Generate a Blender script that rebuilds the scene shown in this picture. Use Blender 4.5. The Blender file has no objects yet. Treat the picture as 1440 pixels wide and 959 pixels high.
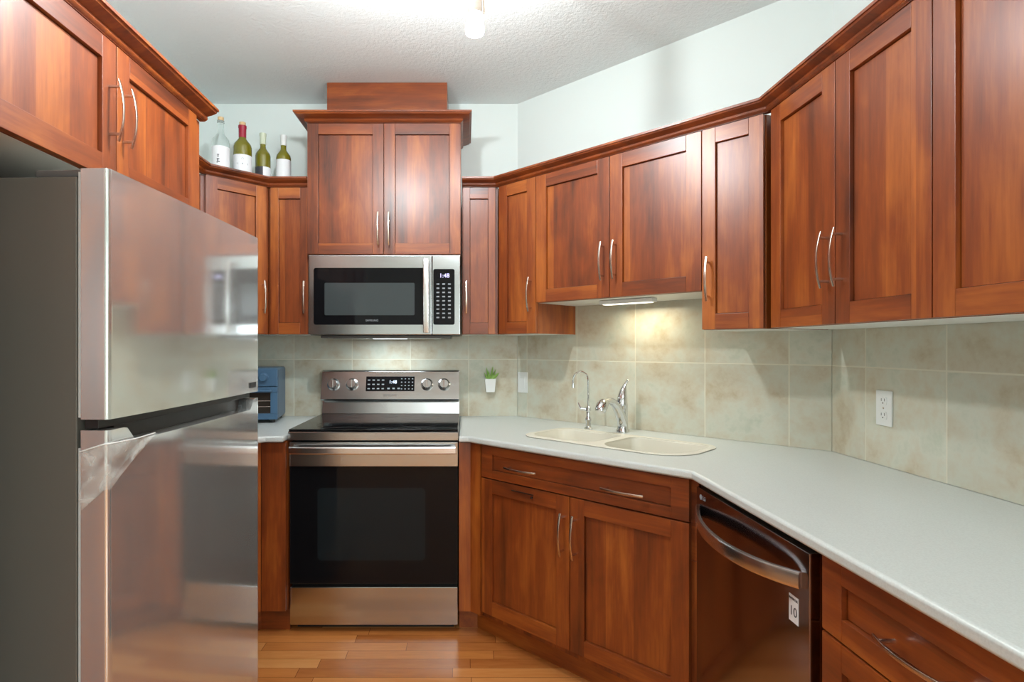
import bpy, bmesh, math, random
from mathutils import Vector, Matrix
random.seed(7)
C = bpy.context.scene.collection
sc = bpy.context.scene
PI = math.pi

# ---------------------------------------------------------------- camera, world, light, exposure
cam_d = bpy.data.cameras.new('camera')
cam = bpy.data.objects.new('camera', cam_d); C.objects.link(cam)
cam.location = (0, 0, 1.30); cam.rotation_euler = (PI / 2, 0, 0)
cam_d.sensor_width = 36; cam_d.lens = 36 * 802 / 1440
cam_d.shift_x = (720 - 653) / 1440; cam_d.shift_y = (488 - 479.5) / 1440
cam_d.clip_start = 0.02
sc.camera = cam
sc.view_settings.view_transform = 'Standard'; sc.view_settings.look = 'None'
sc.view_settings.gamma = 1; sc.view_settings.use_curve_mapping = False
sc.view_settings.exposure = 0.0
w = bpy.data.worlds.new('world'); sc.world = w; w.use_nodes = True
w.node_tree.nodes['Background'].inputs[0].default_value = (0.75, 0.9, 1, 1)
w.node_tree.nodes['Background'].inputs[1].default_value = 1.0

WIN_W, FILL_W, MAIN_E, SIDE_E, STOVE_W, SINK_W = 62, 55, 820, 330, 1.5, 1.2

def area(name, loc, rot, sx, sy, power, color):
    l = bpy.data.lights.new(name, 'AREA'); l.shape = 'RECTANGLE'; l.size = sx; l.size_y = sy
    l.energy = power; l.color = color
    o = bpy.data.objects.new(name, l); C.objects.link(o); o.location = loc; o.rotation_euler = rot
    return o
# daylight through the windows of the living area behind the camera
area('daylight_rear_window', (2.1, -3.72, 1.45), (PI / 2, 0, 0), 1.6, 1.5, WIN_W, (0.86, 0.97, 1.0))
area('daylight_side_window', (3.12, -2.2, 1.45), (0, PI / 2, 0), 1.5, 1.8, WIN_W * 0.55, (0.86, 0.97, 1.0))
# added overhead fill behind the camera, no fixture of its own
area('added_overhead_fill', (0.5, -1.5, 2.62), (0, 0, 0), 1.2, 1.2, FILL_W, (0.86, 0.97, 1.0))

# ---------------------------------------------------------------- materials
def lin(r, g, b):
    f = lambda c: (c / 255 / 12.92) if c / 255 <= 0.04045 else ((c / 255 + 0.055) / 1.055) ** 2.4
    return (f(r), f(g), f(b), 1)
def mat(name, col, rough=0.5, metal=0.0, **kw):
    m = bpy.data.materials.new(name); m.use_nodes = True
    b = m.node_tree.nodes['Principled BSDF']
    b.inputs['Base Color'].default_value = col
    b.inputs['Roughness'].default_value = rough; b.inputs['Metallic'].default_value = metal
    for k, v in kw.items(): b.inputs[k.replace('_', ' ')].default_value = v
    return m
class NT:
    def __init__(s, m):
        s.t = m.node_tree; s.b = s.t.nodes['Principled BSDF']
    def n(s, typ, **kw):
        x = s.t.nodes.new(typ)
        for k, v in kw.items(): setattr(x, k, v)
        return x
    def l(s, a, b): s.t.links.new(a, b)
    def math(s, op, a, b=None, c=None):
        x = s.n('ShaderNodeMath', operation=op)
        for i, v in enumerate((a, b, c)):
            if v is None: continue
            if isinstance(v, (int, float)): x.inputs[i].default_value = v
            else: s.l(v, x.inputs[i])
        return x.outputs[0]
    def noise(s, vec, scale, detail=3, rough=0.5, dist=0):
        x = s.n('ShaderNodeTexNoise'); x.inputs['Scale'].default_value = scale
        x.inputs['Detail'].default_value = detail; x.inputs['Roughness'].default_value = rough
        x.inputs['Distortion'].default_value = dist
        s.l(vec, x.inputs['Vector']); return x.outputs['Fac']
    def ramp(s, fac, stops):
        x = s.n('ShaderNodeValToRGB'); e = x.color_ramp.elements
        while len(e) < len(stops): e.new(0.5)
        for i, (p, c) in enumerate(stops): e[i].position = p; e[i].color = c
        s.l(fac, x.inputs[0]); return x.outputs[0]
    def mix(s, fac, a, b, mode='MIX'):
        x = s.n('ShaderNodeMix', data_type='RGBA', blend_type=mode)
        for i, v in ((0, fac), (6, a), (7, b)):
            if isinstance(v, (int, float)): x.inputs[i].default_value = v
            elif isinstance(v, tuple): x.inputs[i].default_value = v
            else: s.l(v, x.inputs[i])
        return x.outputs[2]
    def bump(s, h, strength, dist=0.002):
        x = s.n('ShaderNodeBump'); x.inputs['Strength'].default_value = strength
        x.inputs['Distance'].default_value = dist
        s.l(h, x.inputs['Height']); s.l(x.outputs[0], s.b.inputs['Normal'])

def wood_mat(name, vertical=True):
    m = mat(name, (0.2, 0.05, 0.01, 1), 0.6)
    k = NT(m); k.b.inputs['Coat Weight'].default_value = 1.0; k.b.inputs['Coat Roughness'].default_value = 0.33; k.b.inputs['Coat IOR'].default_value = 1.55; k.b.inputs['Specular IOR Level'].default_value = 0.15
    tc = k.n('ShaderNodeTexCoord'); oi = k.n('ShaderNodeObjectInfo')
    off = k.n('ShaderNodeVectorMath', operation='SCALE'); k.l(oi.outputs['Random'], off.inputs['Scale'])
    off.inputs[0].default_value = (13.1, 7.7, 5.3)
    ad = k.n('ShaderNodeVectorMath', operation='ADD'); k.l(tc.outputs['Object'], ad.inputs[0]); k.l(off.outputs[0], ad.inputs[1])
    sep = k.n('ShaderNodeSeparateXYZ'); k.l(ad.outputs[0], sep.inputs[0])
    mp = k.n('ShaderNodeMapping'); k.l(ad.outputs[0], mp.inputs[0])
    mp.inputs['Scale'].default_value = (1, 1, 0.07) if vertical else (0.07, 1, 1)
    fine = k.noise(mp.outputs[0], 110, 4, 0.65)
    mid = k.noise(mp.outputs[0], 14, 3, 0.5, 0.6)
    mp2 = k.n('ShaderNodeMapping'); k.l(ad.outputs[0], mp2.inputs[0])
    mp2.inputs['Scale'].default_value = (1, 1, 0.35) if vertical else (0.35, 1, 1)
    blot = k.noise(mp2.outputs[0], 7, 3, 0.6, 0.8)
    u = sep.outputs[0] if vertical else sep.outputs[2]
    bid = k.math('FLOOR', k.math('MULTIPLY', u, 9.0))
    wn = k.n('ShaderNodeTexWhiteNoise', noise_dimensions='1D'); k.l(bid, wn.inputs['W'])
    f = k.math('ADD', k.math('MULTIPLY', mid, 0.40), k.math('MULTIPLY', blot, 0.36))
    f = k.math('ADD', f, k.math('MULTIPLY', fine, 0.20))
    f = k.math('ADD', f, k.math('SUBTRACT', k.math('MULTIPLY', wn.outputs[0], 0.14), 0.05))
    col = k.ramp(f, [(0.30, WD), (0.50, WM), (0.72, WL)])
    k.l(col, k.b.inputs['Base Color'])
    k.bump(fine, 0.06, 0.001)
    return m
WD, WM, WL = lin(68, 26, 6), lin(132, 60, 15), lin(188, 106, 36)
WOOD_V = wood_mat('stained_wood_upright', True)
WOOD_H = wood_mat('stained_wood_level', False)

def steel_mat(name, col, rough, aniso, vbump=0.0):
    m = mat(name, col, rough, 1.0)
    k = NT(m); k.b.inputs['Anisotropic'].default_value = aniso
    if aniso:
        t = k.n('ShaderNodeTangent', direction_type='RADIAL', axis='Z'); k.l(t.outputs[0], k.b.inputs['Tangent'])
    if vbump:
        tc = k.n('ShaderNodeTexCoord'); mp = k.n('ShaderNodeMapping'); k.l(tc.outputs['Object'], mp.inputs[0])
        mp.inputs['Scale'].default_value = (1, 1, 0.12)
        k.bump(k.noise(mp.outputs[0], 5, 2), vbump, 0.01)
    return m
STEEL = steel_mat('brushed_steel', (0.52, 0.53, 0.53, 1), 0.2, 0.7)
STEEL_FR = steel_mat('glossy_fridge_steel', (0.72, 0.735, 0.72, 1), 0.095, 0.0, 0.12)
STEEL_FR.node_tree.nodes['Principled BSDF'].inputs['Metallic'].default_value = 0.80
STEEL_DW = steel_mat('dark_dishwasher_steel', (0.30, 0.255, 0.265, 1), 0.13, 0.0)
NICKEL = mat('satin_nickel', (0.66, 0.56, 0.48, 1), 0.24, 1.0)
BARST = mat('satin_steel_bar', (0.74, 0.73, 0.72, 1), 0.22, 1.0)
CHROME = mat('chrome', (0.72, 0.73, 0.74, 1), 0.07, 1.0)
BLACKG = mat('black_glass', (0.006, 0.006, 0.007, 1), 0.04, 0, IOR=1.28)
OVENG = mat('oven_inner_window', (0.012, 0.016, 0.018, 1), 0.05, 0, IOR=1.25)
MICROG = mat('microwave_mesh_window', (0.05, 0.06, 0.062, 1), 0.08, 0, IOR=1.4)
BLACKP = mat('black_plastic', (0.012, 0.012, 0.012, 1), 0.4)
GREYP = mat('grey_plastic', (0.10, 0.10, 0.095, 1), 0.35)
LGREY = mat('light_grey_gasket', (0.55, 0.57, 0.55, 1), 0.5)
WHITEP = mat('white_plastic', (0.80, 0.82, 0.80, 1), 0.35)
MELAM = mat('white_melamine', (0.80, 0.80, 0.74, 1), 0.45)
BLUEP = mat('slate_blue_enamel', lin(66, 98, 126), 0.35)
GAP_SHADE = mat('gap_shade_and_stain', (0.02, 0.018, 0.015, 1), 0.5)
CORK = mat('cork', lin(205, 175, 130), 0.8)
GREENG = mat('olive_glass', (0.17, 0.155, 0.012, 1), 0.06, 0, Coat_Weight=0.5)
CLEARG = mat('clear_bottle_glass', (0.86, 0.93, 0.92, 1), 0.03, 0, Transmission_Weight=0.9, IOR=1.2)
LABELW = mat('paper_label', (0.80, 0.82, 0.84, 1), 0.6)
LABELD = mat('dark_label_print', (0.05, 0.05, 0.06, 1), 0.6)
REDCAP = mat('crimson_foil', lin(150, 20, 50), 0.35)
PALECAP = mat('pale_green_foil', lin(205, 215, 190), 0.4)
WHITECAP = mat('white_foil', lin(222, 226, 224), 0.4)
LEAF = mat('leaf_green', lin(140, 178, 90), 0.5)
SINKM = mat('cream_composite_sink', lin(224, 220, 205), 0.35)
PRINT = mat('grey_print', (0.30, 0.32, 0.35, 1), 0.5)
def emis(name, col, s):
    m = mat(name, (0.9, 0.9, 0.9, 1), 0.4); b = m.node_tree.nodes['Principled BSDF']
    b.inputs['Emission Color'].default_value = col; b.inputs['Emission Strength'].default_value = s
    return m
BULB_A = emis('lit_frosted_lamp_strong', (0.93, 0.98, 1.0, 1), MAIN_E)
BULB_B = emis('lit_frosted_lamp', (0.96, 0.98, 1.0, 1), SIDE_E)
DISP_V = emis('violet_display', (0.30, 0.22, 1.0, 1), 1.2)
DISP_B = emis('blue_display', (0.25, 0.5, 1.0, 1), 1.0)
LENS_W = emis('warm_lens', (1.0, 0.93, 0.75, 1), 2.0)
LENS_C = emis('cool_lens', (0.85, 0.95, 1.0, 1), 2.0)

SIDEM = mat('fridge_side_paint', lin(104, 102, 94), 0.4, 0.2)
k = NT(SIDEM); tc = k.n('ShaderNodeTexCoord'); k.bump(k.noise(tc.outputs['Object'], 900, 2), 0.15, 0.001)

WALLM = mat('pale_wall_paint', lin(226, 236, 233), 0.6)
k = NT(WALLM); tc = k.n('ShaderNodeTexCoord'); k.bump(k.noise(tc.outputs['Object'], 220, 3), 0.05, 0.002)
CEILM = mat('stippled_ceiling', lin(232, 240, 240), 0.8)
k = NT(CEILM); tc = k.n('ShaderNodeTexCoord')
k.bump(k.noise(tc.outputs['Object'], 70, 4, 0.6), 0.5, 0.008)
COUNTER = mat('off_white_countertop', (0.66, 0.70, 0.65, 1), 0.28)
k = NT(COUNTER); tc = k.n('ShaderNodeTexCoord')
k.l(k.ramp(k.noise(tc.outputs['Object'], 260, 2, 0.7), [(0.35, (0.56, 0.595, 0.575, 1)), (0.6, (0.62, 0.66, 0.64, 1))]), k.b.inputs['Base Color'])

TS = 0.333
def tile_mat():
    m = mat('mottled_ceramic_tile', (0.6, 0.57, 0.45, 1), 0.32)
    k = NT(m); tc = k.n('ShaderNodeTexCoord'); oi = k.n('ShaderNodeObjectInfo')
    sep = k.n('ShaderNodeSeparateXYZ'); k.l(tc.outputs['Object'], sep.inputs[0])
    u = k.math('DIVIDE', sep.outputs[0], TS); v = k.math('DIVIDE', sep.outputs[2], TS)
    iu, iv = k.math('FLOOR', u), k.math('FLOOR', v)
    fu, fv = k.math('FRACT', u), k.math('FRACT', v)
    du = k.math('MINIMUM', fu, k.math('SUBTRACT', 1.0, fu)); dv = k.math('MINIMUM', fv, k.math('SUBTRACT', 1.0, fv))
    d = k.math('MINIMUM', du, dv)
    g = k.math('LESS_THAN', d, 0.0075)
    cb = k.n('ShaderNodeCombineXYZ'); k.l(iu, cb.inputs[0]); k.l(iv, cb.inputs[1]); k.l(oi.outputs['Random'], cb.inputs[2])
    wn = k.n('ShaderNodeTexWhiteNoise', noise_dimensions='3D'); k.l(cb.outputs[0], wn.inputs['Vector'])
    sh = k.n('ShaderNodeVectorMath', operation='SCALE'); k.l(wn.outputs['Color'], sh.inputs[0]); sh.inputs['Scale'].default_value = 9
    ad = k.n('ShaderNodeVectorMath', operation='ADD'); k.l(tc.outputs['Object'], ad.inputs[0]); k.l(sh.outputs[0], ad.inputs[1])
    n1 = k.noise(ad.outputs[0], 7, 5, 0.6, 0.15); n2 = k.noise(ad.outputs[0], 38, 5, 0.7)
    f = k.math('ADD', k.math('MULTIPLY', n1, 0.8), k.math('MULTIPLY', n2, 0.2))
    col = k.ramp(f, [(0.32, lin(182, 168, 140)), (0.44, lin(198, 191, 170)), (0.56, lin(202, 203, 187)), (0.70, lin(182, 188, 170))])
    val = k.math('ADD', k.math('MULTIPLY', wn.outputs[0], 0.12), 0.94)
    hs = k.n('ShaderNodeHueSaturation'); k.l(col, hs.inputs['Color']); k.l(val, hs.inputs['Value'])
    k.l(k.mix(g, hs.outputs[0], lin(216, 213, 194)), k.b.inputs['Base Color'])
    k.bump(k.math('MINIMUM', d, 0.012), 0.5, 0.06)
    return m
TILE = tile_mat()

def floor_mat():
    m = mat('oak_strip_floor', (0.4, 0.15, 0.04, 1), 0.22)
    k = NT(m); tc = k.n('ShaderNodeTexCoord')
    sep = k.n('ShaderNodeSeparateXYZ'); k.l(tc.outputs['Object'], sep.inputs[0])
    v = k.math('DIVIDE', sep.outputs[1], 0.066); iv = k.math('FLOOR', v); fv = k.math('FRACT', v)
    w1 = k.n('ShaderNodeTexWhiteNoise', noise_dimensions='1D'); k.l(iv, w1.inputs['W'])
    u = k.math('ADD', k.math('DIVIDE', sep.outputs[0], 0.62), k.math('MULTIPLY', w1.outputs[0], 7.3))
    iu = k.math('FLOOR', u); fu = k.math('FRACT', u)
    cb = k.n('ShaderNodeCombineXYZ'); k.l(iu, cb.inputs[0]); k.l(iv, cb.inputs[1])
    w2 = k.n('ShaderNodeTexWhiteNoise', noise_dimensions='2D'); k.l(cb.outputs[0], w2.inputs['Vector'])
    mp = k.n('ShaderNodeMapping'); k.l(tc.outputs['Object'], mp.inputs[0]); mp.inputs['Scale'].default_value = (0.12, 1, 1)
    sh = k.n('ShaderNodeVectorMath', operation='SCALE'); k.l(w2.outputs['Color'], sh.inputs[0]); sh.inputs['Scale'].default_value = 5
    ad = k.n('ShaderNodeVectorMath', operation='ADD'); k.l(mp.outputs[0], ad.inputs[0]); k.l(sh.outputs[0], ad.inputs[1])
    n = k.noise(ad.outputs[0], 60, 4, 0.65, 0.5); n2 = k.noise(ad.outputs[0], 9, 2)
    f = k.math('ADD', k.math('ADD', k.math('MULTIPLY', w2.outputs[0], 0.45), k.math('MULTIPLY', n, 0.3)), k.math('MULTIPLY', n2, 0.25))
    col = k.ramp(f, [(0.2, lin(165, 94, 44)), (0.5, lin(206, 130, 66)), (0.85, lin(230, 164, 98))])
    e1 = k.math('LESS_THAN', k.math('MINIMUM', fv, k.math('SUBTRACT', 1.0, fv)), 0.012)
    e2 = k.math('LESS_THAN', k.math('MINIMUM', fu, k.math('SUBTRACT', 1.0, fu)), 0.0015)
    g = k.math('MAXIMUM', e1, e2)
    k.l(k.mix(g, col, lin(92, 46, 18)), k.b.inputs['Base Color'])
    k.bump(n, 0.05, 0.001)
    return m
FLOORM = floor_mat()

def film_mat():
    m = bpy.data.materials.new('clear_peeling_film'); m.use_nodes = True; t = m.node_tree
    out = t.nodes['Material Output']; b = t.nodes['Principled BSDF']
    b.inputs['Base Color'].default_value = (0.85, 0.86, 0.82, 1); b.inputs['Roughness'].default_value = 0.12
    tr = t.nodes.new('ShaderNodeBsdfTransparent'); mx = t.nodes.new('ShaderNodeMixShader')
    n = t.nodes.new('ShaderNodeTexNoise'); n.inputs['Scale'].default_value = 16; n.inputs['Detail'].default_value = 5
    n.inputs['Distortion'].default_value = 1.5
    tc = t.nodes.new('ShaderNodeTexCoord'); t.links.new(tc.outputs['Object'], n.inputs['Vector'])
    r = t.nodes.new('ShaderNodeMapRange'); r.inputs[1].default_value = 0.35; r.inputs[2].default_value = 0.7
    r.inputs[3].default_value = 0.05; r.inputs[4].default_value = 0.42
    t.links.new(n.outputs['Fac'], r.inputs[0]); t.links.new(r.outputs[0], mx.inputs[0])
    bp = t.nodes.new('ShaderNodeBump'); bp.inputs['Strength'].default_value = 0.6; bp.inputs['Distance'].default_value = 0.01
    t.links.new(n.outputs['Fac'], bp.inputs['Height']); t.links.new(bp.outputs[0], b.inputs['Normal'])
    t.links.new(tr.outputs[0], mx.inputs[1]); t.links.new(b.outputs[0], mx.inputs[2]); t.links.new(mx.outputs[0], out.inputs['Surface'])
    return m
FILM = film_mat()

# ---------------------------------------------------------------- mesh helpers
class MB:
    def __init__(s): s.bm = bmesh.new()
    def _add(s, t, mi, M=None, bev=0, seg=2):
        if bev:
            bmesh.ops.bevel(t, geom=list(t.edges), offset=bev, segments=seg, profile=0.5, affect='EDGES')
        for f in t.faces: f.material_index = mi
        if M is not None: bmesh.ops.transform(t, matrix=M, verts=t.verts)
        me = bpy.data.meshes.new('tmp'); t.to_mesh(me); t.free(); s.bm.from_mesh(me); bpy.data.meshes.remove(me)
        return s
    def box(s, x0, x1, y0, y1, z0, z1, mi=0, bev=0.0, seg=2, M=None):
        t = bmesh.new(); bmesh.ops.create_cube(t, size=1)
        for v in t.verts:
            v.co = Vector(((x0 + x1) / 2 + v.co.x * (x1 - x0), (y0 + y1) / 2 + v.co.y * (y1 - y0), (z0 + z1) / 2 + v.co.z * (z1 - z0)))
        return s._add(t, mi, M, bev, seg)
    def prism(s, pts, a, b, axis='z', mi=0, bev=0, M=None, side=None):
        t = bmesh.new()
        def P(p, h): return {'z': (p[0], p[1], h), 'y': (p[0], h, p[1]), 'x': (h, p[0], p[1])}[axis]
        A = [t.verts.new(P(p, a)) for p in pts]; B = [t.verts.new(P(p, b)) for p in pts]
        t.faces.new(A); t.faces.new(B); n = len(pts)
        for i in range(n): t.faces.new((A[i], A[(i + 1) % n], B[(i + 1) % n], B[i]))
        bmesh.ops.recalc_face_normals(t, faces=t.faces)
        s._add(t, mi, M, bev)
        return s
    def tube(s, path, r, n=12, mi=0, M=None, cap=True):
        t = bmesh.new(); path = [Vector(p) for p in path]; rings = []
        rr = r if isinstance(r, (list, tuple)) else [r] * len(path)
        up = Vector((0, 0, 1)); prev = None
        for i, p in enumerate(path):
            d = (path[min(i + 1, len(path) - 1)] - path[max(i - 1, 0)]).normalized()
            if prev is None:
                a = d.cross(up) if abs(d.dot(up)) < 0.95 else d.cross(Vector((1, 0, 0)))
            else: a = prev - d * prev.dot(d)
            a.normalize(); prev = a; b = d.cross(a)
            rings.append([t.verts.new(p + (a * math.cos(2 * PI * j / n) + b * math.sin(2 * PI * j / n)) * rr[i]) for j in range(n)])
        for i in range(len(rings) - 1):
            for j in range(n): t.faces.new((rings[i][j], rings[i][(j + 1) % n], rings[i + 1][(j + 1) % n], rings[i + 1][j]))
        if cap: t.faces.new(rings[0]); t.faces.new(rings[-1])
        bmesh.ops.recalc_face_normals(t, faces=t.faces)
        return s._add(t, mi, M)
    def lathe(s, prof, n=28, mi=0, M=None):
        ring = prof[0] == prof[-1]
        t = bmesh.new(); rings = []
        for r, z in prof:
            rings.append([t.verts.new((max(r, 1e-5) * math.cos(2 * PI * j / n), max(r, 1e-5) * math.sin(2 * PI * j / n), z)) for j in range(n)])
        for i in range(len(rings) - 1):
            for j in range(n): t.faces.new((rings[i][j], rings[i][(j + 1) % n], rings[i + 1][(j + 1) % n], rings[i + 1][j]))
        if not ring: t.faces.new(rings[0]); t.faces.new(rings[-1])
        else: bmesh.ops.remove_doubles(t, verts=t.verts, dist=1e-6)
        bmesh.ops.recalc_face_normals(t, faces=t.faces)
        return s._add(t, mi, M)
    def strip(s, path, hw, ht, wdir, mi=0, M=None):
        # flat bar swept along a path: hw half width along wdir, ht half thickness
        t = bmesh.new(); wdir = Vector(wdir).normalized(); rings = []; path = [Vector(p) for p in path]
        for i, p in enumerate(path):
            d = (path[min(i + 1, len(path) - 1)] - path[max(i - 1, 0)]).normalized(); nn = d.cross(wdir).normalized()
            q = []
            for (a, b) in ((-1, -.6), (-.7, -1), (.7, -1), (1, -.6), (1, .6), (.7, 1), (-.7, 1), (-1, .6)):
                q.append(t.verts.new(p + wdir * hw * a + nn * ht * b))
            rings.append(q)
        for i in range(len(rings) - 1):
            for j in range(8): t.faces.new((rings[i][j], rings[i][(j + 1) % 8], rings[i + 1][(j + 1) % 8], rings[i + 1][j]))
        t.faces.new(rings[0]); t.faces.new(rings[-1])
        bmesh.ops.recalc_face_normals(t, faces=t.faces)
        return s._add(t, mi, M)
    def mesh(s, name, mats, smooth=True):
        me = bpy.data.meshes.new(name); s.bm.to_mesh(me); s.bm.free()
        for m in (mats if isinstance(mats, (list, tuple)) else [mats]): me.materials.append(m)
        if smooth:
            me.shade_smooth(); me.set_sharp_from_angle(angle=math.radians(35))
        return me
def link(name, me, parent=None, loc=None, rot=None, label=None):
    o = bpy.data.objects.new(name, me); C.objects.link(o)
    if parent is not None: o.parent = parent
    if loc is not None: o.location = loc
    if rot is not None: o.rotation_euler = rot
    if label: o['label'] = label
    wn = o.modifiers.new('even_shading', 'WEIGHTED_NORMAL'); wn.keep_sharp = True; wn.weight = 100
    return o
def part(name, mb, mats, parent, **kw): return link(name, mb.mesh(name, mats), parent, **kw)
def tag(o, label, cat, group=None):
    o['label'] = label; o['category'] = cat
    if group: o['group'] = group
    return o
def thing(name, label, cat, loc=(0, 0, 0), rz=0, group=None):
    o = bpy.data.objects.new(name, None); C.objects.link(o); o.empty_display_size = 0.1
    o.location = loc; o.rotation_euler = (0, 0, rz)
    return tag(o, label, cat, group)
def struct(name, mb, mats, loc=(0, 0, 0), rz=0, label=None):
    o = link(name, mb.mesh(name, mats), None, loc, (0, 0, rz)); o['kind'] = 'structure'
    if label: o['label'] = label
    return o
def text_mesh(txt, size, extrude=0.0003, mats=None, align='CENTER'):
    cu = bpy.data.curves.new('txt', 'FONT'); cu.body = txt; cu.size = size; cu.extrude = extrude
    cu.align_x = align; cu.align_y = 'CENTER'
    o = bpy.data.objects.new('txt', cu); C.objects.link(o)
    me = bpy.data.meshes.new_from_object(o.evaluated_get(bpy.context.evaluated_depsgraph_get()))
    bpy.data.objects.remove(o); bpy.data.curves.remove(cu)
    me.materials.clear()
    for m in mats: me.materials.append(m)
    return me
def V2(p): return Vector((p[0], p[1]))
def isect(p, d, q, e):
    den = d.x * e.y - d.y * e.x; t = ((q.x - p.x) * e.y - (q.y - p.y) * e.x) / den
    return p + d * t
def offset(pts, d):
    # offsets an open polyline to its left by d
    pts = [V2(p) for p in pts]; L = []
    for a, b in zip(pts[:-1], pts[1:]):
        t = (b - a).normalized(); n = Vector((-t.y, t.x)); L.append((a + n * d, t))
    out = [L[0][0]]
    for i in range(1, len(L)): out.append(isect(L[i - 1][0], L[i - 1][1], L[i][0], L[i][1]))
    a, b = pts[-2], pts[-1]; out.append(L[-1][0] + L[-1][1] * (b - a).length) if len(L) == 1 else out.append(pts[-1] + Vector((-L[-1][1].y, L[-1][1].x)) * d)
    return out

# ---------------------------------------------------------------- plan
W1, W2 = (0.306, 3.27), (1.40, 2.163)          # wall corners
LX, RX, CZ = -1.57, 1.40, 2.694
BACKY = -3.8
def wall_box(name, p, q, z0, z1, th, label, m=WALLM):
    p, q = V2(p), V2(q); L = (q - p).length; a = math.atan2(q.y - p.y, q.x - p.x)
    return struct(name, MB().box(0, L, 0, th, 0, z1 - z0), m, (p.x, p.y, z0), a, label)

struct('floor', MB().box(LX - .1, 3.3, BACKY - .1, 3.4, -0.05, 0), FLOORM, label='orange-brown oak strip floor')
struct('ceiling', MB().box(LX - .1, 3.3, BACKY - .1, 3.4, CZ, CZ + 0.05), CEILM, label='pale stippled ceiling')
wall_box('wall_back', (LX, 3.27), W1, 0, CZ, 0.1, 'pale wall behind the range')
wall_box('wall_diagonal', W1, W2, 0, CZ, 0.1, 'pale diagonal wall above the sink cabinets')
wall_box('wall_right', W2, (RX, -0.6), 0, CZ, 0.1, 'pale wall above the right-hand cabinets')
wall_box('wall_left', (LX, BACKY), (LX, 3.27), 0, CZ, 0.1, 'pale wall behind the refrigerator')
wall_box('wall_return', (RX + .1, -0.6), (3.2, -0.6), 0, CZ, 0.1, 'pale wall of the living area')
# rear and side walls of the living area, with window openings
def wall_window(name, p, q, s0, s1, z0, z1, n, label):
    p, q = V2(p), V2(q); L = (q - p).length; a = math.atan2(q.y - p.y, q.x - p.x)
    mb = MB().box(0, s0, 0, .1, 0, CZ).box(s1, L, 0, .1, 0, CZ).box(s0, s1, 0, .1, 0, z0).box(s0, s1, 0, .1, z1, CZ)
    struct(name, mb, WALLM, (p.x, p.y, 0), a, label)
    fr = MB(); f = 0.05
    fr.box(s0, s1, -.01, .06, z0, z0 + f).box(s0, s1, -.01, .06, z1 - f, z1).box(s0, s0 + f, -.01, .06, z0 + f, z1 - f).box(s1 - f, s1, -.01, .06, z0 + f, z1 - f)
    m = (s0 + s1) / 2; fr.box(m - .03, m + .03, -.01, .06, z0 + f, z1 - f)
    struct(n, fr, WHITEP, (p.x, p.y, 0), a, 'white window frame')
wall_window('wall_rear', (3.2, BACKY), (LX, BACKY), 0.25, 1.95, 0.65, 2.25, 'window_1', 'rear wall of the living area')
wall_window('wall_far_right', (3.2, -0.6), (3.2, BACKY), 0.65, 2.55, 0.65, 2.25, 'window_2', 'side wall of the living area')

# tile backsplash: thin slabs on the three walls (seam positions from local x = 0)
def splash(name, p, q, seam, z1, label):
    p, q = V2(p), V2(q); L = (q - p).length; a = math.atan2(q.y - p.y, q.x - p.x); d = (q - p).normalized()
    o = p + d * seam; zb = 1.23 - TS * 1
    z0 = 0.9053 - zb
    struct(name, MB().box(-seam, L - seam, -0.007, -0.0005, z0, z1 - zb), TILE, (o.x, o.y, zb), a, label)
e = 0.003
splash('trim_1', (LX + e, 3.27), (W1[0] - e, W1[1]), 0.593 - 0.333, 1.60, 'mottled tile backsplash behind the range')
splash('trim_2', (W1[0] + e, W1[1] - e), (W2[0] - e, W2[1] + e), 0.07, 1.60, 'mottled tile backsplash behind the sink')
splash('trim_3', (W2[0], W2[1] - e), (RX, -0.55), 0.18, 1.60, 'mottled tile backsplash on the right wall')

# ---------------------------------------------------------------- cabinets
def handle_mesh():
    mb = MB(); n = 17; pts = []
    for i in range(n):
        t = -1 + 2 * i / (n - 1); pts.append((0, -(0.024 + 0.014 * (1 - t * t)), t * 0.083))
    mb.strip(pts, 0.0042, 0.0022, (1, 0, 0))
    for s in (-1, 1): mb.tube([(0, 0, s * 0.064), (0, -0.0305, s * 0.064)], 0.004, 10)
    return mb.mesh('pull_handle', NICKEL)
HANDLE = handle_mesh()
def add_handle(parent, x, z, horiz=False, y=-0.0195):
    return link('handle', HANDLE, parent, (x, y, z), (0, PI / 2 if horiz else 0, 0))
def shaker(w, h, fx=0.06, fz=0.06, name='door'):
    mb = MB(); b = 0.0016; T = 0.02
    mb.box(0, fx, -T, 0, 0, h, 0, b).box(w - fx, w, -T, 0, 0, h, 0, b)
    mb.box(fx, w - fx, -T, 0, 0, fz, 1, b).box(fx, w - fx, -T, 0, h - fz, h, 1, b)
    g = 0.0018
    mb.box(fx + g, w - fx - g, -T + 0.0115, -0.003, fz + g, h - fz - g, 0, .0008)
    mb.box(fx - .002, w - fx + .002, -0.0035, -0.001, fz - .002, h - fz + .002, 2)  # dark sheet colours in the shadow line and dark stain round the panel
    return mb
def front(parent, x0, x1, z0, z1, fx=0.06, fz=0.06, hz=None, hx=None, horiz=False, name='door', handles=None, panel_h=False):
    g = 0.0015; w = x1 - x0 - 2 * g; h = z1 - z0 - 2 * g
    o = part(name, shaker(w, h, fx, fz), [WOOD_H if panel_h else WOOD_V, WOOD_H, GAP_SHADE], parent, loc=(x0 + g, 0, z0 + g))
    if handles is None and hx is not None: handles = [(hx, hz)]
    for (a, b_) in handles or []: add_handle(o, a - x0 - g, b_ - z0 - g, horiz)
    return o
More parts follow.
